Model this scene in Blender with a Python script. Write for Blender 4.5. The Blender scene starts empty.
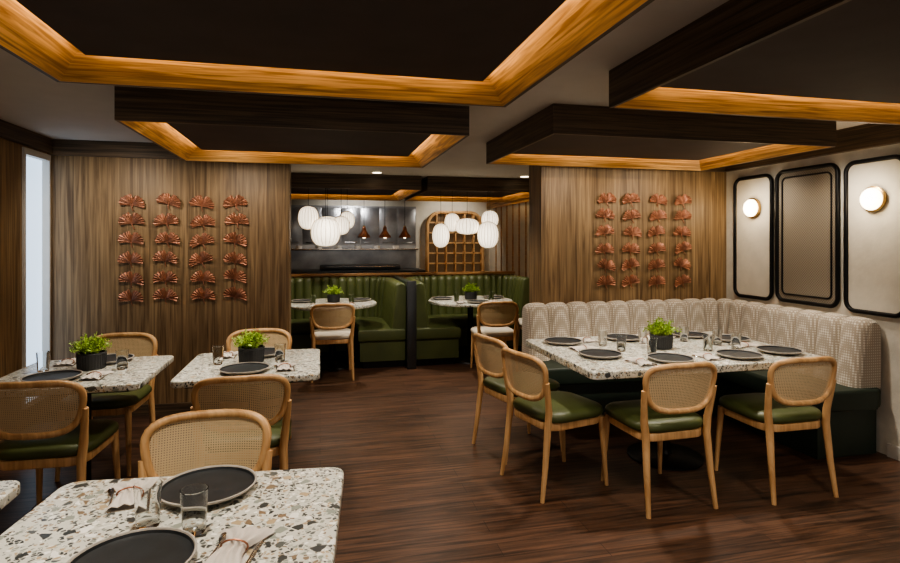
import bpy, bmesh, math, random
from math import sin, cos, pi, radians, sqrt
from mathutils import Vector, Matrix
random.seed(7)
S = bpy.context.scene

# ---------------------------------------------------------------- materials
def new_mat(name):
    m = bpy.data.materials.new(name); m.use_nodes = True
    nt = m.node_tree
    return m, nt, nt.nodes['Principled BSDF']
def plain(name, col, rough=.5, metal=0, emit=None, es=0, bump=0, bscale=80, sheen=0, trans=0, var=.0, vscale=6):
    m, nt, b = new_mat(name)
    b.inputs['Base Color'].default_value = (*col, 1)
    b.inputs['Roughness'].default_value = rough
    b.inputs['Metallic'].default_value = metal
    if sheen: b.inputs['Sheen Weight'].default_value = sheen
    if trans: b.inputs['Transmission Weight'].default_value = trans
    if emit:
        b.inputs['Emission Color'].default_value = (*emit, 1)
        b.inputs['Emission Strength'].default_value = es
    tc = nt.nodes.new('ShaderNodeTexCoord')
    n = nt.nodes.new('ShaderNodeTexNoise'); n.inputs['Scale'].default_value = bscale
    n.inputs['Detail'].default_value = 4
    nt.links.new(tc.outputs['Object'], n.inputs['Vector'])
    if bump:
        bp = nt.nodes.new('ShaderNodeBump'); bp.inputs['Strength'].default_value = bump
        bp.inputs['Distance'].default_value = .01
        nt.links.new(n.outputs['Fac'], bp.inputs['Height'])
        nt.links.new(bp.outputs['Normal'], b.inputs['Normal'])
    if var:
        n2 = nt.nodes.new('ShaderNodeTexNoise'); n2.inputs['Scale'].default_value = vscale; n2.inputs['Detail'].default_value = 5
        nt.links.new(tc.outputs['Object'], n2.inputs['Vector'])
        r = nt.nodes.new('ShaderNodeValToRGB')
        r.color_ramp.elements[0].position = .3; r.color_ramp.elements[1].position = .7
        r.color_ramp.elements[0].color = (*[c*(1-var) for c in col], 1)
        r.color_ramp.elements[1].color = (*[min(1, c*(1+var)) for c in col], 1)
        nt.links.new(n2.outputs['Fac'], r.inputs['Fac'])
        nt.links.new(r.outputs['Color'], b.inputs['Base Color'])
    return m
def math_node(nt, op, a, b=None):
    n = nt.nodes.new('ShaderNodeMath'); n.operation = op
    for i, x in enumerate((a, b)):
        if x is None: continue
        if isinstance(x, (int, float)): n.inputs[i].default_value = x
        else: nt.links.new(x, n.inputs[i])
    return n.outputs[0]
def wood(name, dark, light, grain='z', plank=0, rough=.45, across=28, along=1.3, gap=.02, contrast=(.35, .68)):
    m, nt, b = new_mat(name)
    tc = nt.nodes.new('ShaderNodeTexCoord')
    sep = nt.nodes.new('ShaderNodeSeparateXYZ'); nt.links.new(tc.outputs['Object'], sep.inputs[0])
    x, y, z = sep.outputs
    if grain == 'z':
        ac = math_node(nt, 'ADD', x, y); al = z; ac2 = math_node(nt, 'SUBTRACT', x, y)
    elif grain == 'x':
        ac = y; al = x; ac2 = z
    else:
        ac = z; al = math_node(nt, 'ADD', x, y); ac2 = math_node(nt, 'SUBTRACT', x, y)
    cmb = nt.nodes.new('ShaderNodeCombineXYZ')
    nt.links.new(math_node(nt, 'MULTIPLY', ac, across), cmb.inputs[0])
    nt.links.new(math_node(nt, 'MULTIPLY', al, along), cmb.inputs[1])
    nt.links.new(math_node(nt, 'MULTIPLY', ac2, .5), cmb.inputs[2])
    no = nt.nodes.new('ShaderNodeTexNoise'); no.inputs['Scale'].default_value = 1
    no.inputs['Detail'].default_value = 7; no.inputs['Distortion'].default_value = .8
    vec = cmb.outputs[0]
    if plank:
        q = math_node(nt, 'DIVIDE', ac, plank); fl = math_node(nt, 'FLOOR', q)
        wn = nt.nodes.new('ShaderNodeTexWhiteNoise'); wn.noise_dimensions = '1D'
        nt.links.new(fl, wn.inputs['W'])
        add = nt.nodes.new('ShaderNodeVectorMath'); add.operation = 'ADD'
        sc = nt.nodes.new('ShaderNodeVectorMath'); sc.operation = 'SCALE'; sc.inputs['Scale'].default_value = 13
        nt.links.new(wn.outputs['Color'], sc.inputs[0])
        nt.links.new(vec, add.inputs[0]); nt.links.new(sc.outputs[0], add.inputs[1]); vec = add.outputs[0]
    nt.links.new(vec, no.inputs['Vector'])
    r = nt.nodes.new('ShaderNodeValToRGB')
    r.color_ramp.elements[0].position = contrast[0]; r.color_ramp.elements[1].position = contrast[1]
    r.color_ramp.elements[0].color = (*dark, 1); r.color_ramp.elements[1].color = (*light, 1)
    nt.links.new(no.outputs['Fac'], r.inputs['Fac'])
    out = r.outputs['Color']
    if plank:
        br = math_node(nt, 'ADD', math_node(nt, 'MULTIPLY', wn.outputs['Value'], .24), .87)
        fr = math_node(nt, 'FRACT', q)
        gp = math_node(nt, 'GREATER_THAN', fr, gap)
        f = math_node(nt, 'MULTIPLY', br, math_node(nt, 'ADD', math_node(nt, 'MULTIPLY', gp, .5), .5))
        vm = nt.nodes.new('ShaderNodeVectorMath'); vm.operation = 'SCALE'
        nt.links.new(out, vm.inputs[0]); nt.links.new(f, vm.inputs['Scale']); out = vm.outputs[0]
    nt.links.new(out, b.inputs['Base Color'])
    b.inputs['Roughness'].default_value = rough
    bp = nt.nodes.new('ShaderNodeBump'); bp.inputs['Strength'].default_value = .15; bp.inputs['Distance'].default_value = .004
    nt.links.new(no.outputs['Fac'], bp.inputs['Height']); nt.links.new(bp.outputs['Normal'], b.inputs['Normal'])
    return m
def floor_mat():
    m, nt, b = new_mat('floor_planks')
    tc = nt.nodes.new('ShaderNodeTexCoord')
    br = nt.nodes.new('ShaderNodeTexBrick')
    br.inputs['Scale'].default_value = 1; br.inputs['Brick Width'].default_value = 1.35
    br.inputs['Row Height'].default_value = .115; br.inputs['Mortar Size'].default_value = .0018
    br.offset = .37
    br.inputs['Color1'].default_value = (.66, .66, .66, 1); br.inputs['Color2'].default_value = (1, 1, 1, 1)
    br.inputs['Mortar'].default_value = (.25, .25, .25, 1)
    nt.links.new(tc.outputs['Object'], br.inputs['Vector'])
    mp = nt.nodes.new('ShaderNodeMapping'); mp.inputs['Scale'].default_value = (2.0, 38, 1)
    nt.links.new(tc.outputs['Object'], mp.inputs[0])
    no = nt.nodes.new('ShaderNodeTexNoise'); no.inputs['Scale'].default_value = 1; no.inputs['Detail'].default_value = 8
    no.inputs['Distortion'].default_value = 1.0
    nt.links.new(mp.outputs[0], no.inputs['Vector'])
    r = nt.nodes.new('ShaderNodeValToRGB')
    r.color_ramp.elements[0].position = .32; r.color_ramp.elements[1].position = .69
    r.color_ramp.elements[0].color = (.030, .015, .009, 1); r.color_ramp.elements[1].color = (.165, .082, .048, 1)
    nt.links.new(no.outputs['Fac'], r.inputs['Fac'])
    mx = nt.nodes.new('ShaderNodeVectorMath'); mx.operation = 'MULTIPLY'
    nt.links.new(r.outputs['Color'], mx.inputs[0]); nt.links.new(br.outputs['Color'], mx.inputs[1])
    nt.links.new(mx.outputs[0], b.inputs['Base Color'])
    b.inputs['Roughness'].default_value = .38
    bp = nt.nodes.new('ShaderNodeBump'); bp.inputs['Strength'].default_value = .25; bp.inputs['Distance'].default_value = .003
    nt.links.new(no.outputs['Fac'], bp.inputs['Height']); nt.links.new(bp.outputs['Normal'], b.inputs['Normal'])
    return m
def terrazzo():
    m, nt, b = new_mat('terrazzo')
    tc = nt.nodes.new('ShaderNodeTexCoord')
    no = nt.nodes.new('ShaderNodeTexNoise'); no.inputs['Scale'].default_value = 30; no.inputs['Detail'].default_value = 2
    nt.links.new(tc.outputs['Object'], no.inputs['Vector'])
    sc = nt.nodes.new('ShaderNodeVectorMath'); sc.operation = 'SCALE'; sc.inputs['Scale'].default_value = .018
    nt.links.new(no.outputs['Color'], sc.inputs[0])
    ad = nt.nodes.new('ShaderNodeVectorMath'); ad.operation = 'ADD'
    nt.links.new(tc.outputs['Object'], ad.inputs[0]); nt.links.new(sc.outputs[0], ad.inputs[1])
    cur = None
    base = (.62, .62, .56, 1)
    for k, (s, sel, thr) in enumerate(((88, .40, .10), (33, .50, .15))):
        ve = nt.nodes.new('ShaderNodeTexVoronoi'); ve.feature = 'DISTANCE_TO_EDGE'; ve.inputs['Scale'].default_value = s
        vc = nt.nodes.new('ShaderNodeTexVoronoi'); vc.feature = 'F1'; vc.inputs['Scale'].default_value = s
        nt.links.new(ad.outputs[0], ve.inputs['Vector']); nt.links.new(ad.outputs[0], vc.inputs['Vector'])
        sp = nt.nodes.new('ShaderNodeSeparateColor'); nt.links.new(vc.outputs['Color'], sp.inputs[0])
        mask = math_node(nt, 'MULTIPLY', math_node(nt, 'GREATER_THAN', ve.outputs['Distance'], thr),
                         math_node(nt, 'GREATER_THAN', sp.outputs[1], sel))
        r = nt.nodes.new('ShaderNodeValToRGB'); r.color_ramp.interpolation = 'CONSTANT'
        cols = [(0, (.045, .05, .05)), (.24, (.22, .16, .10)), (.36, (.84, .83, .78)), (.46, (.27, .30, .26)), (.62, (.44, .34, .21)), (.74, (.10, .11, .105)), (.88, (.46, .47, .42)), (.95, (.88, .87, .83))]
        r.color_ramp.elements[0].color = (*cols[0][1], 1)
        r.color_ramp.elements[1].position = cols[1][0]; r.color_ramp.elements[1].color = (*cols[1][1], 1)
        for p, c in cols[2:]:
            e = r.color_ramp.elements.new(p); e.color = (*c, 1)
        nt.links.new(sp.outputs[0], r.inputs['Fac'])
        mx = nt.nodes.new('ShaderNodeMix'); mx.data_type = 'RGBA'
        nt.links.new(mask, mx.inputs['Factor'])
        if cur is None: mx.inputs['A'].default_value = base
        else: nt.links.new(cur, mx.inputs['A'])
        nt.links.new(r.outputs['Color'], mx.inputs['B']); cur = mx.outputs['Result']
    nt.links.new(cur, b.inputs['Base Color']); b.inputs['Roughness'].default_value = .3
    return m
def cane_mat():
    m, nt, b = new_mat('cane_weave')
    b.inputs['Base Color'].default_value = (.66, .50, .30, 1); b.inputs['Roughness'].default_value = .6
    tc = nt.nodes.new('ShaderNodeTexCoord')
    sep = nt.nodes.new('ShaderNodeSeparateXYZ'); nt.links.new(tc.outputs['Object'], sep.inputs[0])
    def hole(o, off):
        s = math_node(nt, 'SINE', math_node(nt, 'ADD', math_node(nt, 'MULTIPLY', o, 700), off))
        return math_node(nt, 'GREATER_THAN', s, .3)
    h = math_node(nt, 'MULTIPLY', hole(sep.outputs[0], 0), hole(sep.outputs[2], 0))
    al = math_node(nt, 'SUBTRACT', 1, h)
    nt.links.new(al, b.inputs['Alpha'])
    return m
def pattern_fabric():
    m, nt, b = new_mat('patterned_fabric')
    tc = nt.nodes.new('ShaderNodeTexCoord')
    v = nt.nodes.new('ShaderNodeTexVoronoi'); v.distance = 'MANHATTAN'; v.inputs['Randomness'].default_value = 0
    v.inputs['Scale'].default_value = 55
    nt.links.new(tc.outputs['Object'], v.inputs['Vector'])
    r = nt.nodes.new('ShaderNodeValToRGB')
    r.color_ramp.elements[0].position = .4; r.color_ramp.elements[1].position = .7
    r.color_ramp.elements[0].color = (.72, .67, .58, 1); r.color_ramp.elements[1].color = (.40, .34, .27, 1)
    nt.links.new(v.outputs['Distance'], r.inputs['Fac']); nt.links.new(r.outputs['Color'], b.inputs['Base Color'])
    b.inputs['Roughness'].default_value = .85; b.inputs['Sheen Weight'].default_value = .2
    return m
def mesh_panel():
    m, nt, b = new_mat('woven_bronze_panel')
    tc = nt.nodes.new('ShaderNodeTexCoord')
    v = nt.nodes.new('ShaderNodeTexChecker'); v.inputs['Scale'].default_value = 90
    v.inputs['Color1'].default_value = (.20, .17, .13, 1); v.inputs['Color2'].default_value = (.31, .27, .215, 1)
    nt.links.new(tc.outputs['Object'], v.inputs['Vector']); nt.links.new(v.outputs['Color'], b.inputs['Base Color'])
    b.inputs['Roughness'].default_value = .5
    return m

M = {}
M['oak'] = wood('oak', (.50, .28, .12), (.72, .45, .22), 'z', 0, .4, 40, 3)
M['oak_h'] = wood('oak_trim', (.30, .15, .06), (.50, .28, .12), 'h', 0, .4, 40, 2)
M['walnut_panel'] = wood('walnut_panel', (.120, .070, .032), (.37, .245, .125), 'z', .155, .5, 40, 1.5, .015, (.32, .70))
M['walnut_dark'] = wood('walnut_dark', (.045, .030, .018), (.160, .105, .060), 'h', 0, .5, 60, 1.5)
M['amber_wood'] = wood('amber_wood', (.27, .135, .038), (.74, .43, .16), 'h', 0, .5, 85, 2.2, .02, (.36, .64))
M['floor'] = floor_mat()
M['terrazzo'] = terrazzo()
M['cane'] = cane_mat()
M['fabric'] = pattern_fabric()
M['mesh'] = mesh_panel()
M['ceiling'] = plain('ceiling_paint', (.58, .53, .48), .8, var=.03)
M['coffer_panel'] = plain('coffer_panel_dark', (.064, .046, .041), .75, var=.1)
M['led'] = plain('led_strip', (1, .8, .5), .5, emit=(1, .70, .36), es=11.5)
M['plaster'] = plain('plaster_wall', (.66, .62, .54), .75, bump=.35, bscale=30, var=.12, vscale=7)
M['cream'] = plain('cream_panel', (.68, .64, .55), .7, bump=.15, bscale=30, var=.06, vscale=9)
M['white'] = plain('painted_white', (.62, .59, .54), .5, var=.03)
M['green'] = plain('green_leather', (.070, .086, .028), .45, bump=.08, bscale=120, var=.15, vscale=5)
M['green_dark'] = plain('green_dark_leather', (.018, .030, .020), .5, bump=.05, var=.1)
M['cream_seat'] = plain('cream_upholstery', (.62, .56, .46), .8, bump=.1, var=.05)
M['black'] = plain('black_metal', (.012, .012, .013), .4, metal=.6, var=.1)
M['gunmetal'] = plain('gunmetal', (.07, .075, .08), .4, metal=.7, var=.1)
M['copper'] = plain('copper', (.34, .150, .088), .42, metal=.55, var=.3, vscale=12)
M['plate'] = plain('charcoal_ceramic', (.022, .025, .028), .45, var=.2, vscale=20)
M['plate_rim'] = plain('stoneware_rim', (.40, .37, .33), .5, var=.15, vscale=30)
M['linen'] = plain('linen', (.60, .55, .50), .9, bump=.2, bscale=200, var=.05)
M['steel'] = plain('steel', (.62, .62, .62), .22, metal=1, var=.03)
M['brushed'] = plain('brushed_steel', (.33, .34, .36), .32, metal=.75, var=.3, vscale=3)
M['pot'] = plain('pot_ceramic', (.06, .062, .066), .5, var=.15)
M['soil'] = plain('soil', (.03, .02, .012), .9, bump=.5)
M['leaf'] = plain('leaf_green', (.30, .44, .06), .5, var=.5, vscale=60)
M['lantern'] = plain('lantern_shade', (.9, .86, .78), .6, emit=(1, .86, .66), es=1.9, var=.03)
M['rib'] = plain('lantern_rib', (.55, .47, .36), .6, var=.05)
M['glow'] = plain('lamp_glow', (1, .95, .85), .5, emit=(1, .82, .55), es=9)
M['brass'] = plain('brass', (.62, .40, .16), .3, metal=1, var=.05)
M['daylight'] = plain('window_glazing', (.6, .7, .8), .3, emit=(.60, .78, 1), es=1.5)
M['rackglow'] = plain('rack_back', (.10, .065, .04), .25, emit=(1, .6, .28), es=.05, var=.3, vscale=4)
g, nt, b = new_mat('clear_glass')
b.inputs['Base Color'].default_value = (.95, .97, .97, 1); b.inputs['Roughness'].default_value = .02
b.inputs['Transmission Weight'].default_value = 1; b.inputs['IOR'].default_value = 1.25
M['glass'] = g

# ---------------------------------------------------------------- mesh builder
class MB:
    def __init__(s): s.v = []; s.f = []; s.m = []; s.ml = []
    def mi(s, mat):
        if mat not in s.ml: s.ml.append(mat)
        return s.ml.index(mat)
    def add(s, vs, fs, mat):
        o = len(s.v); k = s.mi(mat)
        s.v += [tuple(p) for p in vs]
        for f in fs: s.f.append([i+o for i in f]); s.m.append(k)
    def box(s, x0, x1, y0, y1, z0, z1, mat):
        vs = [(x0,y0,z0),(x1,y0,z0),(x1,y1,z0),(x0,y1,z0),(x0,y0,z1),(x1,y0,z1),(x1,y1,z1),(x0,y1,z1)]
        s.add(vs, [(3,2,1,0),(4,5,6,7),(0,1,5,4),(1,2,6,5),(2,3,7,6),(3,0,4,7)], mat)
    def bbox(s, x0, x1, y0, y1, z0, z1, mat, bev=.01, seg=2):
        s.prism([(x0,y0),(x1,y0),(x1,y1),(x0,y1)], z0, z1, mat, bev, seg)
    def loops(s, L, mat, cap0=True, cap1=True, closed=True):
        n = len(L[0]); vs = [p for l in L for p in l]; fs = []
        for i in range(len(L)-1):
            for j in range(n if closed else n-1):
                a = i*n+j; b = i*n+(j+1) % n
                fs.append((a, b, b+n, a+n))
        if cap0: fs.append(tuple(reversed(range(n))))
        if cap1: fs.append(tuple(range((len(L)-1)*n, len(L)*n)))
        s.add(vs, fs, mat)
    def tube(s, pts, r, mat, n=8, closed=False, flat=1.0):
        pts = [Vector(p) for p in pts]; N = len(pts)
        if not hasattr(r, '__len__'): r = [r]*N
        L = []; prev = None
        for i, p in enumerate(pts):
            if closed: t = (pts[(i+1) % N]-pts[i-1])
            else: t = pts[min(i+1, N-1)]-pts[max(i-1, 0)]
            t.normalize()
            if prev is None:
                ref = Vector((0, 0, 1)) if abs(t.z) < .9 else Vector((0, 1, 0))
                a = t.cross(ref).normalized()
            else:
                a = (prev - t*prev.dot(t)).normalized()
            prev = a; bb = t.cross(a)
            L.append([p+(a*cos(2*pi*k/n)+bb*sin(2*pi*k/n)*flat)*r[i] for k in range(n)])
        if closed: L.append(L[0])
        s.loops(L, mat, not closed, not closed)
    def lathe(s, prof, c, mat, n=24, cap=False):
        L = [[(c[0]+r*cos(2*pi*k/n), c[1]+r*sin(2*pi*k/n), c[2]+z) for k in range(n)] for r, z in prof]
        s.loops(L, mat, cap, cap)
    def grid(s, fn, nu, nv, mat):
        vs = [fn(i/nu, j/nv) for i in range(nu+1) for j in range(nv+1)]
        fs = [(i*(nv+1)+j, (i+1)*(nv+1)+j, (i+1)*(nv+1)+j+1, i*(nv+1)+j+1) for i in range(nu) for j in range(nv)]
        s.add(vs, fs, mat)
    def prism(s, poly, z0, z1, mat, bev=0, seg=2):
        bm = bmesh.new()
        vs = [bm.verts.new((p[0], p[1], z0)) for p in poly]
        f = bm.faces.new(vs); bm.normal_update()
        if f.normal.z > 0: f.normal_flip()
        r = bmesh.ops.extrude_face_region(bm, geom=[f])
        top = [v for v in r['geom'] if isinstance(v, bmesh.types.BMVert)]
        bmesh.ops.translate(bm, vec=(0, 0, z1-z0), verts=top)
        bmesh.ops.recalc_face_normals(bm, faces=bm.faces)
        if bev:
            ed = [e for e in bm.edges if abs(e.verts[0].co.z-e.verts[1].co.z) < 1e-6 or len(poly) < 6]
            bmesh.ops.bevel(bm, geom=ed, offset=bev, segments=seg, profile=.5, affect='EDGES')
        bm.verts.index_update()
        s.add([v.co[:] for v in bm.verts], [[v.index for v in f.verts] for f in bm.faces], mat)
        bm.free()
    def mesh(s, name):
        me = bpy.data.meshes.new(name); me.from_pydata(s.v, [], s.f)
        for m in s.ml: me.materials.append(M[m])
        me.polygons.foreach_set('material_index', s.m)
        me.polygons.foreach_set('use_smooth', [True]*len(s.f))
        me.update(); 
        try: me.set_sharp_from_angle(angle=radians(38))
        except Exception: pass
        return me
    def obj(s, name, loc=(0, 0, 0), rz=0):
        return place(s.mesh(name), name, loc, rz)
def place(me, name, loc=(0, 0, 0), rz=0):
    o = bpy.data.objects.new(name, me); S.collection.objects.link(o)
    o.location = loc; o.rotation_euler = (0, 0, rz); return o
def rr(w, h, r, n=5, cx=0, cy=0):
    P = []
    for (sx, sy, a0) in ((1, 1, 0), (-1, 1, 90), (-1, -1, 180), (1, -1, 270)):
        for k in range(n+1):
            a = radians(a0+90*k/n)
            P.append((cx+sx*(w/2-r)+r*cos(a), cy+sy*(h/2-r)+r*sin(a)))
    return P
def rslab(mb, w, h, r, z0, z1, e, mat, cx=0, cy=0, n=5):
    L = []
    for k in range(4):
        a = radians(90*k/3); i = e*(1-sin(a)); z = z0+e*(1-cos(a))
        L.append([(x, y, z) for x, y in rr(w-2*i, h-2*i, max(r-i, .001), n, cx, cy)])
    for k in range(4):
        a = radians(90*k/3); i = e*(1-cos(a)); z = z1-e*(1-sin(a))
        L.append([(x, y, z) for x, y in rr(w-2*i, h-2*i, max(r-i, .001), n, cx, cy)])
    mb.loops(L, mat)

# ---------------------------------------------------------------- room shell
ZC = 2.33
XL, XR = -2.18, 3.85
YB = 10.4
def shell(name, *boxes):
    mb = MB()
    for bx in boxes: mb.box(*bx)
    return mb.obj(name)
shell('floor', (XL-.1, XR+.1, -2.5, YB+.1, -.06, 0, 'floor'))
shell('ceiling', (XL-.1, XR+.1, -2.5, YB+.1, ZC, ZC+.08, 'ceiling'))
shell('wall_left', (XL-.1, XL, -2.5, 4.84, 0, ZC, 'walnut_panel'), (XL-.1, XL, 5.24, YB, 0, ZC, 'walnut_panel'),
      (XL-.1, XL, 4.84, 5.24, 0, .25, 'walnut_panel'), (XL-.1, XL, 4.84, 5.24, 2.18, ZC, 'walnut_panel'))
shell('wall_left_panelled', (XL, -.27, 5.26, 5.56, 0, ZC, 'walnut_panel'))
shell('wall_right', (XR, XR+.1, -2.5, 5.0, 0, ZC, 'plaster'))
shell('wall_right_panelled', (1.93, XR, 4.7, 5.0, 0, ZC, 'walnut_panel'))
shell('wall_far_right', (3.2, 3.3, 5.0, YB, 0, ZC, 'cream'))
shell('wall_back', (XL, 3.3, YB, YB+.1, 0, ZC, 'cream'))
shell('trim_1', (XL, XL+.04, -2.5, 5.22, 2.215, ZC, 'walnut_dark'), (XL, -.25, 5.22, 5.26, 2.2, ZC, 'walnut_dark'))
shell('trim_2', (XR-.05, XR, -2.5, 4.66, 2.16, ZC, 'walnut_dark'), (1.91, XR, 4.66, 4.7, 2.16, ZC, 'walnut_dark'))
shell('trim_3', (3.14, 3.2, 5.0, YB, 2.10, 2.22, 'amber_wood'))
shell('baseboard_right', (XR-.02, XR, -2.5, 3.10, 0, .09, 'white'))
shell('baseboard_left', (XL, XL+.02, -2.5, 5.24, 0, .09, 'walnut_dark'), (XL+.02, -.27, 5.24, 5.26, 0, .09, 'walnut_dark'))
mb = MB()
for i in range(16):
    y = 5.3+i*.31
    mb.box(3.18, 3.2, y, y+.02, 0, 2.10, 'oak_h')
mb.obj('trim_4')
# window
mb = MB()
mb.box(XL-.06, XL-.04, 4.84, 5.24, .25, 2.18, 'daylight')
mb.box(XL-.04, XL+.015, 4.82, 4.85, .25, 2.2, 'white'); mb.box(XL-.04, XL+.015, 5.225, 5.25, .25, 2.2, 'white')
mb.box(XL-.04, XL+.015, 4.85, 5.225, 2.15, 2.2, 'white'); mb.box(XL-.04, XL+.03, 4.82, 5.25, .23, .27, 'white')
mb.obj('window_1')

# ceiling coffers
def coffer(x0, x1, y0, y1, zb=2.147):
    mb = MB()
    def rect(i, z): return [(x0+i, y0+i, z), (x1-i, y0+i, z), (x1-i, y1-i, z), (x0+i, y1-i, z)]
    mb.loops([rect(0, ZC), rect(0, zb)], 'walnut_dark', False, False)
    mb.loops([rect(0, zb), rect(.018, zb)], 'walnut_dark', False, False)
    mb.loops([rect(.018, zb), rect(.14, 2.265)], 'amber_wood', False, False)
    mb.loops([rect(.14, 2.265), rect(.141, 2.265)], 'coffer_panel', False, True)
    a = .162
    mb.add(rect(a, 2.218), [(3, 2, 1, 0)], 'coffer_panel')
    mb.loops([rect(a, 2.218), rect(a, 2.223), rect(a+.01, 2.223)], 'coffer_panel', False, False)
    mb.loops([rect(a+.01, 2.223), rect(a+.01, 2.252)], 'led', False, True)
    return mb.obj('ceiling_coffer')
coffer(-1.08, .90, 3.35, 4.95)
coffer(-1.05, .88, .7, 2.6)
coffer(1.38, 3.48, 3.17, 4.58)
coffer(1.38, 3.48, .7, 2.5)
coffer(-1.1, 1.28, 7.15, 9.2)
coffer(1.36, 3.12, 7.15, 9.2)

# ---------------------------------------------------------------- furniture
def yb(x, z): return -.262+.95*x*x-.16*(z-.5)
def chair_mesh(name, seatmat):
    mb = MB()
    for sx in (-1, 1):
        mb.tube([(sx*.205, .215, 0), (sx*.197, .2, .22), (sx*.19, .185, .425)], [.012, .017, .021], 'oak', 10)
        P = [(sx*.215, -.275, 0), (sx*.205, -.245, .2), (sx*.197, -.222, .42)]
        for z in (.5, .56, .62, .68): P.append((sx*(.197+.028*(z-.42)/.26), yb(.21, z), z))
        mb.tube(P, [.013, .018, .022, .021, .019, .018, .015], 'oak', 10)
    rslab(mb, .42, .43, .09, .385, .432, .008, 'oak', 0, -.01)
    L = []
    for (i, z) in ((.012, .432), (0, .442), (-.004, .458), (0, .474), (.012, .485), (.035, .492), (.09, .497)):
        L.append([(x, y, z) for x, y in rr(.46-2*i, .46-2*i, .12-i*.5, 6, 0, 0)])
    mb.loops(L, seatmat)
    def hp(t, k=1.0, d=0):
        c, s_ = cos(t), sin(t)
        z = .69+.128*k*math.copysign(abs(s_)**.66, s_)
        x = .213*k*math.copysign(abs(c)**.5, c)*(1+.11*(z-.69)/.128)
        return (x, yb(x, z)+d, z)
    raw = [Vector(hp(2*pi*i/720)) for i in range(720)]
    acc = [0]
    for i in range(720): acc.append(acc[-1]+(raw[(i+1) % 720]-raw[i]).length)
    N = 52; T = []; k = 0
    for i in range(N):
        d = acc[-1]*i/N
        while acc[k+1] < d: k += 1
        T.append(2*pi*(k+(d-acc[k])/(acc[k+1]-acc[k]))/720)
    mb.tube([hp(t) for t in T], .0165, 'oak', 10, closed=True)
    T2 = T+[2*pi]
    mb.grid(lambda u, v: hp(T2[round(u*N)], max(v, .01)*.97), N, 6, 'cane')
    return mb.mesh(name)
CH = chair_mesh('dining_chair', 'green'); CH2 = chair_mesh('dining_chair_cream', 'cream_seat')
def chair(x, y, deg, me=None): return place(me or CH, 'dining_chair', (x, y, 0), radians(deg))
# heading 0 = faces +Y
chair(-.42, 2.04, 180); chair(-.39, 3.22, 2); chair(-1.33, 3.33, -3)
chair(-.44, 4.13, 180); chair(-1.38, 4.15, 178)
chair(1.93, 2.98, 2); chair(2.72, 2.95, 0); chair(1.45, 3.27, -76); chair(1.42, 3.84, -76)
chair(.13, 6.34, 0, CH2); chair(1.92, 6.12, -4, CH2); chair(2.66, 6.65, 80, CH2)

def table(name, cx, cy, w, d, rot=0, rad=.05, t=.035):
    mb = MB()
    rslab(mb, w, d, rad, .75-t, .75, .006, 'terrazzo')
    rslab(mb, w-.12, d-.12, max(rad-.03, .02), .75-t-.018, .75-t, .002, 'black')
    mb.lathe([(.0, .7), (.12, .698), (.12, .69), (.036, .68), (.032, .66), (.032, .05), (.05, .03), (.24, .018), (.25, .012), (.25, 0), (0, 0)], (0, 0, 0), 'black', 32)
    return mb.obj(name, (cx, cy, 0), radians(rot))
table('dining_table', -.375, 1.575, .85, .71, -5)
table('dining_table', -.39, 3.60, .78, .78)
table('dining_table', -1.31, 3.59, .78, .76)
table('dining_table', -1.29, 1.66, .78, .72)
table('dining_table', 2.33, 3.45, 1.66, 1.10, 0, .05, .045)
def rtable(cx, cy, r=.53):
    mb = MB()
    mb.lathe([(0, .715), (r-.01, .715), (r, .722), (r, .743), (r-.008, .75), (0, .75)], (0, 0, 0), 'terrazzo', 48)
    mb.lathe([(0, .7149), (.14, .7149), (.14, .70), (.04, .69), (.036, .66), (.036, .05), (.06, .03), (.27, .018), (.28, 0), (0, 0)], (0, 0, 0), 'black', 32)
    mb.obj('round_dining_table', (cx, cy, 0))
rtable(.14, 6.86); rtable(1.84, 6.80)

# channel tufted backs
def resample(P, step):
    P = [Vector(p) for p in P]; D = [0]
    for a, b_ in zip(P, P[1:]): D.append(D[-1]+(b_-a).length)
    n = max(2, round(D[-1]/step)); out = []
    k = 0
    for i in range(n+1):
        d = D[-1]*i/n
        while k < len(P)-2 and D[k+1] < d: k += 1
        t = (d-D[k])/(D[k+1]-D[k]); out.append(P[k].lerp(P[k+1], t))
    return out
def arc(cx, cy, r, a0, a1, n=10): return [(cx+r*cos(radians(a0+(a1-a0)*i/n)), cy+r*sin(radians(a0+(a1-a0)*i/n))) for i in range(n+1)]
def channel_back(mb, path, z0, z1, th, cw, mat, side=1, bul=.028, lean=.35, dip=.018):
    sub = 8
    D = sum((Vector(b_)-Vector(a)).length for a, b_ in zip(path, path[1:]))
    nch = round(D/cw); P = resample(path, D/(nch*sub)); L = []
    for i, p in enumerate(P):
        t = (P[min(i+1, len(P)-1)]-P[max(i-1, 0)]).normalized()
        n = Vector((-t.y, t.x))*side
        u = (i % sub)/sub; rb = sqrt(max(0, 1-(2*u-1)**2))
        bl = bul*rb; h = z1-z0; zt = z1-dip*(1-rb)
        sec = [(0, z0)]
        for q in (0, .25, .5, .75, .88): sec.append((th*(1-lean*q)+bl, z0+(zt-z0)*q))
        td = th*(1-lean*.88)+bl
        for a in (30, 60, 90, 120, 150):
            a = radians(a)
            sec.append((td/2+td/2*cos(a), zt-.12*h*.88+.12*h*.88*sin(a)))
        sec.append((0, zt-.12*h))
        L.append([(p.x+n.x*d, p.y+n.y*d, z) for d, z in sec])
    mb.loops(L, mat)
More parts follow.
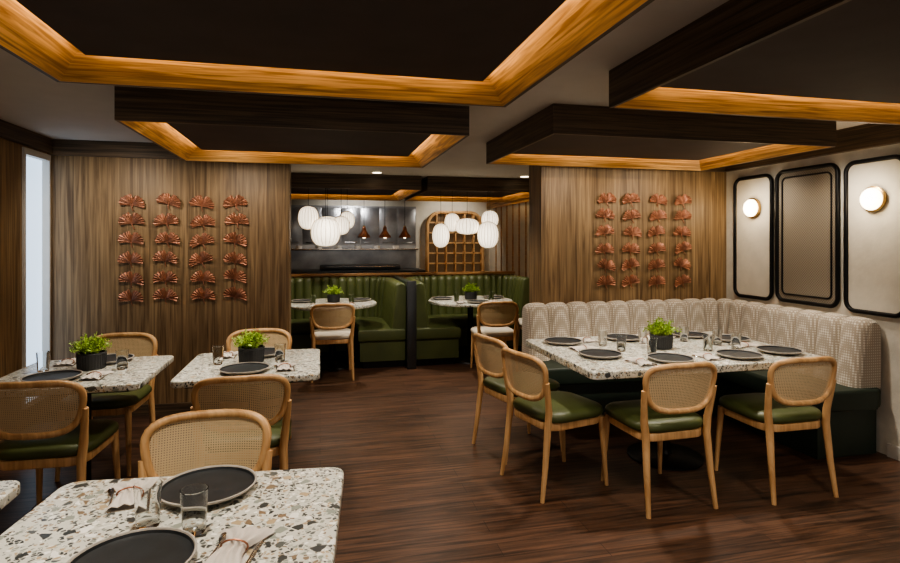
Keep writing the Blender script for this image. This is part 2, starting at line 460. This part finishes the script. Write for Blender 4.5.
# main L banquette
mb = MB()
path = [(1.74, 4.68)]+arc(3.55, 4.40, .28, 90, 0)+[(3.83, 3.14)]
channel_back(mb, path, .46, .955, .17, .20, 'fabric', side=-1, bul=.05, dip=.034)
poly = [(1.74, 4.68), (1.74, 4.16)]+[(3.14, 4.16)]+arc(3.14, 4.04, .12, 90, 0, 5)+[(3.26, 3.18)]+arc(3.34, 3.18, .08, 180, 270, 4)+[(3.75, 3.10)]+arc(3.75, 3.18, .08, 270, 360, 4)+[(3.83, 4.68)]
mb.prism(poly, .33, .47, 'green_dark', .025, 3)
inn = [(1.77, 4.68), (1.77, 4.20), (3.14, 4.20)]+arc(3.14, 4.04, .16, 90, 0, 5)+[(3.30, 3.15), (3.80, 3.15), (3.83, 4.68)]
mb.prism(inn, .0, .33, 'green_dark', .006, 1)
mb.obj('corner_banquette')

def booth(x0, x1, y0, ya, yb_, r, name):
    mb = MB()
    path = [(x0, y0)]+arc(x0+r, yb_-r, r, 180, 90)+arc(x1-r, yb_-r, r, 90, 0)+[(x1, ya)]
    channel_back(mb, path, .44, 1.0, .16, .115, 'green', side=-1, bul=.026)
    def ring(o, e):
        outer = [(x0+.01, y0-e)]+arc(x0+r, yb_-r, r-.01, 180, 90)+arc(x1-r, yb_-r, r-.01, 90, 0)+[(x1-.01, ya-e)]
        ir = .12
        inner = [(x1-o, ya-e)]+arc(x1-o-ir, yb_-o-ir, ir, 0, 90, 5)+arc(x0+o+ir, yb_-o-ir, ir, 90, 180, 5)+[(x0+o, y0-e)]
        return outer+inner
    mb.prism(ring(.56, .02), .31, .46, 'green', .03, 3)
    mb.prism(ring(.54, 0), .08, .31, 'green', .004, 1)
    mb.prism(ring(.50, -.03), 0, .08, 'black', .002, 1)
    mb.obj(name)
booth(-1.25, .99, 6.5, 6.56, 7.82, .42, 'booth_seating')
booth(1.09, 2.78, 6.56, 7.1, 7.82, .42, 'booth_seating')
mb = MB()
mb.bbox(1.0, 1.08, 6.5, 7.86, 0, 1.0, 'green_dark', .01)
mb.bbox(.985, 1.095, 6.44, 6.5, 0, 1.02, 'gunmetal', .008)
mb.obj('booth_divider')
mb = MB()
mb.box(-1.4, 2.8, 7.88, 7.96, 0, 1.0, 'walnut_panel'); mb.bbox(-1.42, 2.82, 7.86, 7.99, 1.0, 1.035, 'oak_h', .006)
mb.obj('booth_back_partition')

# ---------------------------------------------------------------- table ware
def plate_mesh():
    mb = MB(); r = .138
    mb.lathe([(0, .004), (r*.6, .0), (r*.72, .002), (r*.97, .016), (r, .021), (r*1.0, .024), (r*.965, .0245), (r*.95, .021)], (0, 0, 0), 'plate_rim', 48)
    mb.lathe([(r*.95, .021), (r*.93, .014), (r*.84, .011), (0, .011)], (0, 0, 0), 'plate', 48)
    return mb.mesh('dinner_plate')
PL = plate_mesh()
def tumbler_mesh():
    mb = MB()
    mb.lathe([(0, 0), (.026, 0), (.028, .003), (.034, .11), (.0325, .1105), (.0265, .012), (0, .010)], (0, 0, 0), 'glass', 24)
    return mb.mesh('glass_tumbler')
GL = tumbler_mesh()
def napkin_mesh():
    mb = MB()
    def f(u, v, base=0):
        a = v*2-1
        w = .028+.034*abs(a)**1.3*(1.25 if a > 0 else .8)
        x = (u*2-1)*w
        z = .006+(.017-.008*abs(a))*(1-(u*2-1)**4)*(1+.35*sin(u*22+a*2))
        return (x+.006*sin(a*3), a*.085, z)
    mb.grid(f, 26, 14, 'linen')
    mb.grid(lambda u, v: (f(u, v)[0], f(u, v)[1], .0005), 26, 2, 'linen')
    mb.tube([(.033*cos(t), -.002, .014+.016*sin(t)) for t in [2*pi*i/16 for i in range(16)]], .0025, 'copper', 6, closed=True)
    mb.tube([(.052, -.10, .004), (.050, -.02, .004), (.049, .02, .004), (.048, .10, .003)], [.004, .0045, .006, .004], 'steel', 8, flat=.5)
    mb.tube([(-.045, -.10, .005), (-.047, .03, .004)], [.004, .003], 'steel', 8, flat=.5)
    mb.tube([(-.047, .03, .004), (-.047, .045, .005), (-.047, .065, .006), (-.047, .08, .005), (-.047, .088, .005)], [.003, .012, .016, .012, .002], 'steel', 10, flat=.3)
    return mb.mesh('napkin_with_cutlery')
NP = napkin_mesh()
def plant_mesh(seed):
    random.seed(seed); mb = MB()
    prof = [(0, 0), (.066, 0), (.070, .004), (.074, .085), (.078, .088), (.078, .096), (.070, .096), (.069, .084), (0, .084)]
    mb.lathe(prof[:7], (0, 0, 0), 'pot', 32); mb.lathe([(.070, .096), (.069, .084), (0, .084)], (0, 0, 0), 'soil', 24)
    for k in range(32):
        a = 2*pi*k/32; mb.tube([(.071*cos(a), .071*sin(a), .006), (.0755*cos(a), .0755*sin(a), .084)], .0025, 'pot', 4)
    for i in range(85):
        a = random.uniform(0, 2*pi); e = random.uniform(.15, 1.5)
        R = random.uniform(.06, .128)
        tip = Vector((cos(a)*cos(e)*R, sin(a)*cos(e)*R, .095+sin(e)*R*.9))
        base = Vector((cos(a)*.03, sin(a)*.03, .084))
        mid = (tip+base)/2+Vector((0, 0, .012))
        mb.tube([base, mid, tip], .0012, 'leaf', 4)
        for q in range(12):
            c = base.lerp(tip, random.uniform(.5, 1.05))+Vector([random.uniform(-.012, .012) for _ in range(3)])
            d = Vector((random.uniform(-1, 1), random.uniform(-1, 1), random.uniform(-.2, 1))).normalized()
            s_ = d.cross(Vector((random.random(), random.random(), random.random()))).normalized()
            l = random.uniform(.011, .020); w = l*.38
            nrm = d.cross(s_)*.002
            mb.add([c, c+d*l*.5+s_*w+nrm, c+d*l, c+d*l*.5-s_*w+nrm], [(0, 1, 2, 3)], 'leaf')
    return mb.mesh('potted_plant')
PT = plant_mesh(3)
ZT = .7503
def plate(x, y): place(PL, 'dinner_plate', (x, y, ZT))
def glass(x, y): place(GL, 'glass_tumbler', (x, y, ZT))
def nap(x, y, d): place(NP, 'napkin_with_cutlery', (x, y, ZT), radians(d))
def plant(x, y): place(PT, 'potted_plant', (x, y, ZT), random.uniform(0, 6))
plate(-.325, 1.79); plate(-.42, 1.41); nap(-.54, 1.80, 12); nap(-.20, 1.43, -14); glass(-.44, 1.61); glass(-.315, 1.55)
plant(-1.30, 3.66); plate(-1.40, 3.41); plate(-1.27, 3.84); nap(-1.20, 3.42, 0); nap(-1.49, 3.83, 5); glass(-1.12, 3.60); glass(-1.54, 3.64)
plant(-.41, 3.62); plate(-.42, 3.38); plate(-.36, 3.84); nap(-.20, 3.40, 4); nap(-.58, 3.84, 0); glass(-.24, 3.60); glass(-.6, 3.61)
plate(-1.3, 1.75); glass(-1.05, 1.72)
plant(2.31, 3.46)
for x, y in ((1.76, 3.30), (1.72, 3.78), (2.22, 3.82), (2.80, 3.82), (2.98, 3.60), (2.98, 3.14), (2.62, 3.08), (2.12, 3.08)): plate(x, y)
for x, y, d in ((1.76, 3.53, 90), (1.93, 3.82, 0), (2.42, 3.82, 0), (2.60, 3.84, 0), (2.92, 3.38, 90), (2.40, 3.10, 0), (1.90, 3.06, 5)): nap(x, y, d)
for x, y in ((1.98, 3.42), (1.95, 3.62), (2.28, 3.64), (2.62, 3.64), (2.76, 3.46), (2.56, 3.30), (2.12, 3.28), (2.78, 3.30)): glass(x, y)
for cx, cy in ((.14, 6.86), (1.84, 6.80)):
    plant(cx+.02, cy+.05)
    for a in (-90, 20, 160): plate(cx+.36*cos(radians(a)), cy+.36*sin(radians(a)))
    for a in (-38, 75, 218): glass(cx+.28*cos(radians(a)), cy+.28*sin(radians(a)))
    nap(cx+.21, cy-.36, 10); nap(cx-.21, cy-.36, -10)

# ---------------------------------------------------------------- wall art (ginkgo leaves on the panelled walls, facing -Y)
def ginkgo(mb, cx, y, cz, w, tilt):
    # fan leaf: narrow base at the stem, wide scalloped upper edge, two lobes split by a V cleft, curled tips
    R = w*.54; n = 52; rings = 8; V = []
    for j in range(rings+1):
        q = .05+.95*j/rings
        for i in range(n+1):
            u = i/n; a = radians(8+164*u); h = abs(u-.5)*2
            lob = 1+.030*sin(u*2*pi*9)+.02*sin(u*23+cx*7)
            cleft = 1-.36*max(0, 1-h/.13)*max(0, q-.3)/.7
            tip_ = 1-.20*max(0, (h-.72)/.28)**2
            r_ = R*lob*cleft*tip_*q
            x = cos(a)*r_*1.0; z = sin(a)*r_*.90-.22*h*h*r_*q
            xx = x*cos(tilt)-z*sin(tilt); zz = x*sin(tilt)+z*cos(tilt)
            ridge = .0035*sin(u*2*pi*14)*q
            V.append((cx+xx, y-.012-.020*sin(pi*q*.75)*(.35+.65*sin(pi*min(1, h*1.1)))-ridge-.012*q*q*h, cz-w*.17+zz))
    F = [(j*(n+1)+i, j*(n+1)+i+1, (j+1)*(n+1)+i+1, (j+1)*(n+1)+i) for j in range(rings) for i in range(n)]
    mb.add(V, F, 'copper')
    st, ct = sin(tilt), cos(tilt)
    mb.tube([(cx, y-.014, cz-w*.16), (cx+.004+.03*st, y-.018, cz-w*.26), (cx+.016+.05*st, y-.016, cz-w*.38)], [.007, .005, .0035], 'copper', 6)
    mb.tube([(cx, y, cz-w*.10), (cx, y-.016, cz-w*.10)], .006, 'copper', 6)
mb = MB()
for i, x in enumerate((-1.565, -1.284, -.994, -.722)):
    for j in range(6): ginkgo(mb, x+random.uniform(-.014, .014), 5.26, 1.83-j*.163+random.uniform(-.01, .01), .205, random.uniform(-.3, .3))
mb.obj('ginkgo_leaf_wall_art')
mb = MB()
for i, x in enumerate((2.55, 2.815, 3.085, 3.35)):
    for j in range(6): ginkgo(mb, x+random.uniform(-.014, .014), 4.70, 1.88-j*.152+random.uniform(-.008, .008), .190, random.uniform(-.3, .3))
mb.obj('ginkgo_leaf_wall_art')

# ---------------------------------------------------------------- framed panels and sconces on right wall (facing -X)
def framed(y0, y1, z0, z1, inner, name):
    mb = MB(); cy, cz = (y0+y1)/2, (z0+z1)/2
    P = rr(y1-y0, z1-z0, .07, 8, cy, cz)
    mb.loops([[(XR-.004, a, b_) for a, b_ in P], [(XR-.014, a, b_) for a, b_ in P]], inner, True, True)
    mb.tube([(XR-.018, a, b_) for a, b_ in P], .0165, 'black', 10, closed=True)
    if inner == 'mesh':
        Q = rr(y1-y0-.11, z1-z0-.11, .04, 6, cy, cz)
        mb.tube([(XR-.018, a, b_) for a, b_ in Q], .007, 'black', 8, closed=True)
    mb.obj(name)
framed(4.12, 4.56, .98, 2.07, 'cream', 'framed_wall_panel')
framed(3.48, 4.06, .99, 2.08, 'mesh', 'framed_wall_panel')
framed(2.98, 3.41, .98, 2.07, 'cream', 'framed_wall_panel')
def sconce(y, z):
    mb = MB()
    def disc(prof, mat):
        L = [[(XR-.014-d, y+r*cos(2*pi*k/32), z+r*sin(2*pi*k/32)) for k in range(32)] for r, d in prof]
        mb.loops(L, mat, True, True)
    disc([(.088, 0), (.092, .01), (.092, .022), (.08, .028)], 'brass')
    disc([(.078, .026), (.078, .04), (.07, .052), (.05, .06), (.02, .063)], 'glow')
    mb.obj('wall_sconce')
    l = bpy.data.lights.new('sconce_light', 'POINT'); l.energy = 2.5; l.color = (1, .78, .5); l.shadow_soft_size = .05
    o = bpy.data.objects.new('sconce_light', l); o.location = (XR-.16, y, z); S.collection.objects.link(o)
sconce(4.33, 1.79); sconce(3.19, 1.79)

# ---------------------------------------------------------------- pendants
ZP = 2.218
def lantern(x, y, z, rx, rz, p=1.0):
    mb = MB(); prof = []
    for i in range(17):
        a = -pi/2+pi*i/16
        prof.append((max(.25*rx, rx*cos(a)**p) if cos(a) > 0 else .25*rx, rz*sin(a)))
    mb.lathe(prof, (0, 0, 0), 'lantern', 28)
    for k in range(20):
        t = 2*pi*k/20
        mb.tube([(r*1.01*cos(t), r*1.01*sin(t), zz) for r, zz in prof], .0036, 'rib', 4)
    for zz in (rz, -rz):
        mb.tube([(.25*rx*cos(2*pi*k/12), .25*rx*sin(2*pi*k/12), zz) for k in range(12)], .005, 'rib', 5, closed=True)
    mb.tube([(0, 0, rz-.02), (0, 0, ZP-z-.002)], .003, 'black', 5)
    mb.lathe([(0, -.02), (.04, -.02), (.04, -.001), (0, -.001)], (0, 0, ZP-z), 'black', 16)
    mb.obj('lantern_pendant', (x, y, z))
for a in ((-.15, 7.55, 1.79, .13, .15, .7), (.07, 7.42, 1.60, .185, .18, .6), (.36, 7.75, 1.77, .10, .12, .8), (.27, 7.50, 1.69, .11, .12, .7), (.10, 7.85, 1.72, .15, .10, .6),
          (1.60, 7.45, 1.56, .115, .165, .8), (1.83, 7.75, 1.75, .11, .13, .8), (2.01, 7.60, 1.69, .17, .11, .6), (2.26, 7.42, 1.57, .145, .18, .7), (2.42, 7.85, 1.80, .125, .13, .8)):
    lantern(*a)
def copper_pendant(x, y, z):
    mb = MB()
    mb.lathe([(.02, .10), (.03, .09), (.035, .04), (.06, .0), (.10, -.05), (.105, -.08), (.100, -.08), (.095, -.05), (.05, .0)], (0, 0, 0), 'copper', 28)
    mb.lathe([(0, .12), (.018, .12), (.022, .08), (0, .08)], (0, 0, 0), 'brass', 12)
    mb.lathe([(0, -.02), (.03, -.035), (.035, -.06), (.02, -.085), (0, -.09)], (0, 0, 0), 'glow', 14)
    mb.tube([(0, 0, .11), (0, 0, ZC-z-.002)], .004, 'black', 5)
    mb.lathe([(0, -.03), (.05, -.03), (.05, -.001), (0, -.001)], (0, 0, ZC-z), 'copper', 16)
    mb.obj('copper_pendant_lamp', (x, y, z))
for x in (.72, 1.07, 1.41): copper_pendant(x, 9.5, 1.62)

# ---------------------------------------------------------------- far kitchen counter, steel pass, lattice shelf
mb = MB()
mb.box(-1.9, 1.78, 9.7, 10.38, 0, .92, 'walnut_panel'); mb.bbox(-1.95, 1.80, 9.64, 10.38, .92, .97, 'gunmetal', .006)
mb.obj('service_counter')
mb = MB()
mb.box(-1.0, 1.74, 10.30, 10.395, .975, 2.12, 'brushed')
for i in range(8):
    x = -.98+i*.34
    mb.bbox(x, x+.325, 10.28, 10.30, 1.42, 2.08, 'brushed', .004); mb.tube([(x+.05, 10.26, 1.46), (x+.27, 10.26, 1.46)], .006, 'steel', 6)
mb.bbox(-1.0, 1.74, 10.02, 10.30, 1.32, 1.345, 'steel', .004)
mb.bbox(.0, 1.4, 9.95, 10.28, .975, 1.06, 'gunmetal', .012); mb.tube([(.1, 9.93, 1.03), (1.3, 9.93, 1.03)], .009, 'steel', 8)
for i in range(7): mb.lathe([(0, 0), (.05, 0), (.06, .05), (.0, .055)], (-.7+i*.34, 10.15, 1.345), 'white', 16)
mb.obj('kitchen_pass_cabinet')
mb = MB()
x0, x1, z0, z1 = 1.95, 3.02, .87, 2.02
P = rr(x1-x0, z1-z0+.4, .26, 8, (x0+x1)/2, (z0+z1)/2-.2)
P = [(a, max(b_, z0)) for a, b_ in P]
mb.loops([[(a, 10.39, b_) for a, b_ in P], [(a, 10.375, b_) for a, b_ in P]], 'rackglow', True, True)
mb.tube([(a, 10.25, b_) for a, b_ in P], .028, 'oak', 8, closed=True)
mb.tube([(a, 10.34, b_) for a, b_ in P], .028, 'oak', 8, closed=True)
def ztop(x):
    d = max(0, .26-(x-x0), .26-(x1-x)); return z1-.26+sqrt(max(0, .26**2-d*d))
for i in range(1, 6):
    x = x0+(x1-x0)*i/6; mb.box(x-.012, x+.012, 10.24, 10.37, z0, ztop(x), 'oak')
for j in range(1, 6):
    z = z0+(z1-z0)*j/6
    ins = 0 if z < z1-.26 else .26-sqrt(max(0, .26**2-(z-(z1-.26))**2))
    mb.box(x0+ins, x1-ins, 10.24, 10.37, z-.012, z+.012, 'oak')
mb.obj('arched_lattice_shelf')
mb = MB(); mb.box(1.85, 3.12, 10.0, 10.38, 0, .80, 'walnut_panel'); mb.bbox(1.83, 3.14, 9.97, 10.38, .80, .83, 'oak_h', .004)
mb.obj('sideboard_cabinet')

# recessed downlights
def downlight(x, y):
    mb = MB()
    mb.lathe([(.055, -.004), (.055, 0), (.04, 0)], (0, 0, 0), 'white', 24)
    mb.lathe([(.055, -.004), (.04, -.004), (.038, -.001), (0, -.001)], (0, 0, 0), 'glow', 24)
    mb.obj('ceiling_downlight', (x, y, ZC-.0005))
downlight(.68, 6.9); downlight(-.55, 6.2); downlight(2.6, 6.9)

# ---------------------------------------------------------------- lights
K = 1.7
def spot(x, y, z, e, size=80, blend=.7, col=(1, .90, .76), tgt=None, soft=.06):
    l = bpy.data.lights.new('spot_lamp', 'SPOT'); l.energy = e*K; l.spot_size = radians(size); l.spot_blend = blend
    l.color = col; l.shadow_soft_size = soft
    o = bpy.data.objects.new('spot_lamp', l); o.location = (x, y, z)
    if tgt: o.rotation_euler = (Vector(tgt)-Vector((x, y, z))).to_track_quat('-Z', 'Y').to_euler()
    S.collection.objects.link(o)
spot(-.35, 1.55, 2.19, 48, 80)
spot(-.39, 3.70, 2.19, 46, 90)
spot(-1.0, 3.70, 2.19, 46, 90, tgt=(-1.35, 3.6, .7))
spot(1.9, 3.45, 2.19, 55, 100)
spot(2.8, 3.45, 2.19, 55, 100)
spot(-1.5, 1.6, 2.3, 35, 85)
spot(.14, 6.7, 2.3, 60, 110)
spot(1.84, 6.7, 2.3, 60, 110)
spot(.4, 2.98, 2.3, 36, 120)
spot(1.1, 2.0, 2.3, 30, 120)
spot(1.0, 5.4, 2.3, 45, 120)
spot(2.3, 1.6, 2.19, 36, 110)
for x in (-1.6, -.7): spot(x, 4.5, 2.13, 13, 130, 1, tgt=(x, 5.26, 1.35), soft=.1)
for x in (2.3, 3.1): spot(x, 4.0, 2.12, 12, 125, 1, tgt=(x, 4.70, 1.5), soft=.1)
spot(3.45, 3.3, 2.12, 12, 120, 1, tgt=(3.85, 3.3, 1.5), soft=.1); spot(3.45, 4.1, 2.12, 10, 120, 1, tgt=(3.85, 4.1, 1.5), soft=.1)
spot(.6, 9.5, 2.31, 22, 120, tgt=(.6, 10.4, 1.5), col=(1, .95, .9)); spot(2.4, 9.5, 2.31, 25, 120, tgt=(2.4, 10.4, 1.4))

w = bpy.data.worlds.new('World'); S.world = w; w.use_nodes = True
bg = w.node_tree.nodes['Background']; bg.inputs[0].default_value = (1, .93, .85, 1); bg.inputs[1].default_value = .92
try: S.view_settings.look = 'AgX - Medium High Contrast'
except Exception: pass

cam = bpy.data.cameras.new('Camera'); co = bpy.data.objects.new('Camera', cam); S.collection.objects.link(co)
co.location = (0, 0, 1.5); co.rotation_euler = (radians(90), 0, -radians(13.06))
cam.sensor_width = 36; cam.lens = 22.4; cam.shift_y = -.0461; cam.clip_start = .05
S.camera = co
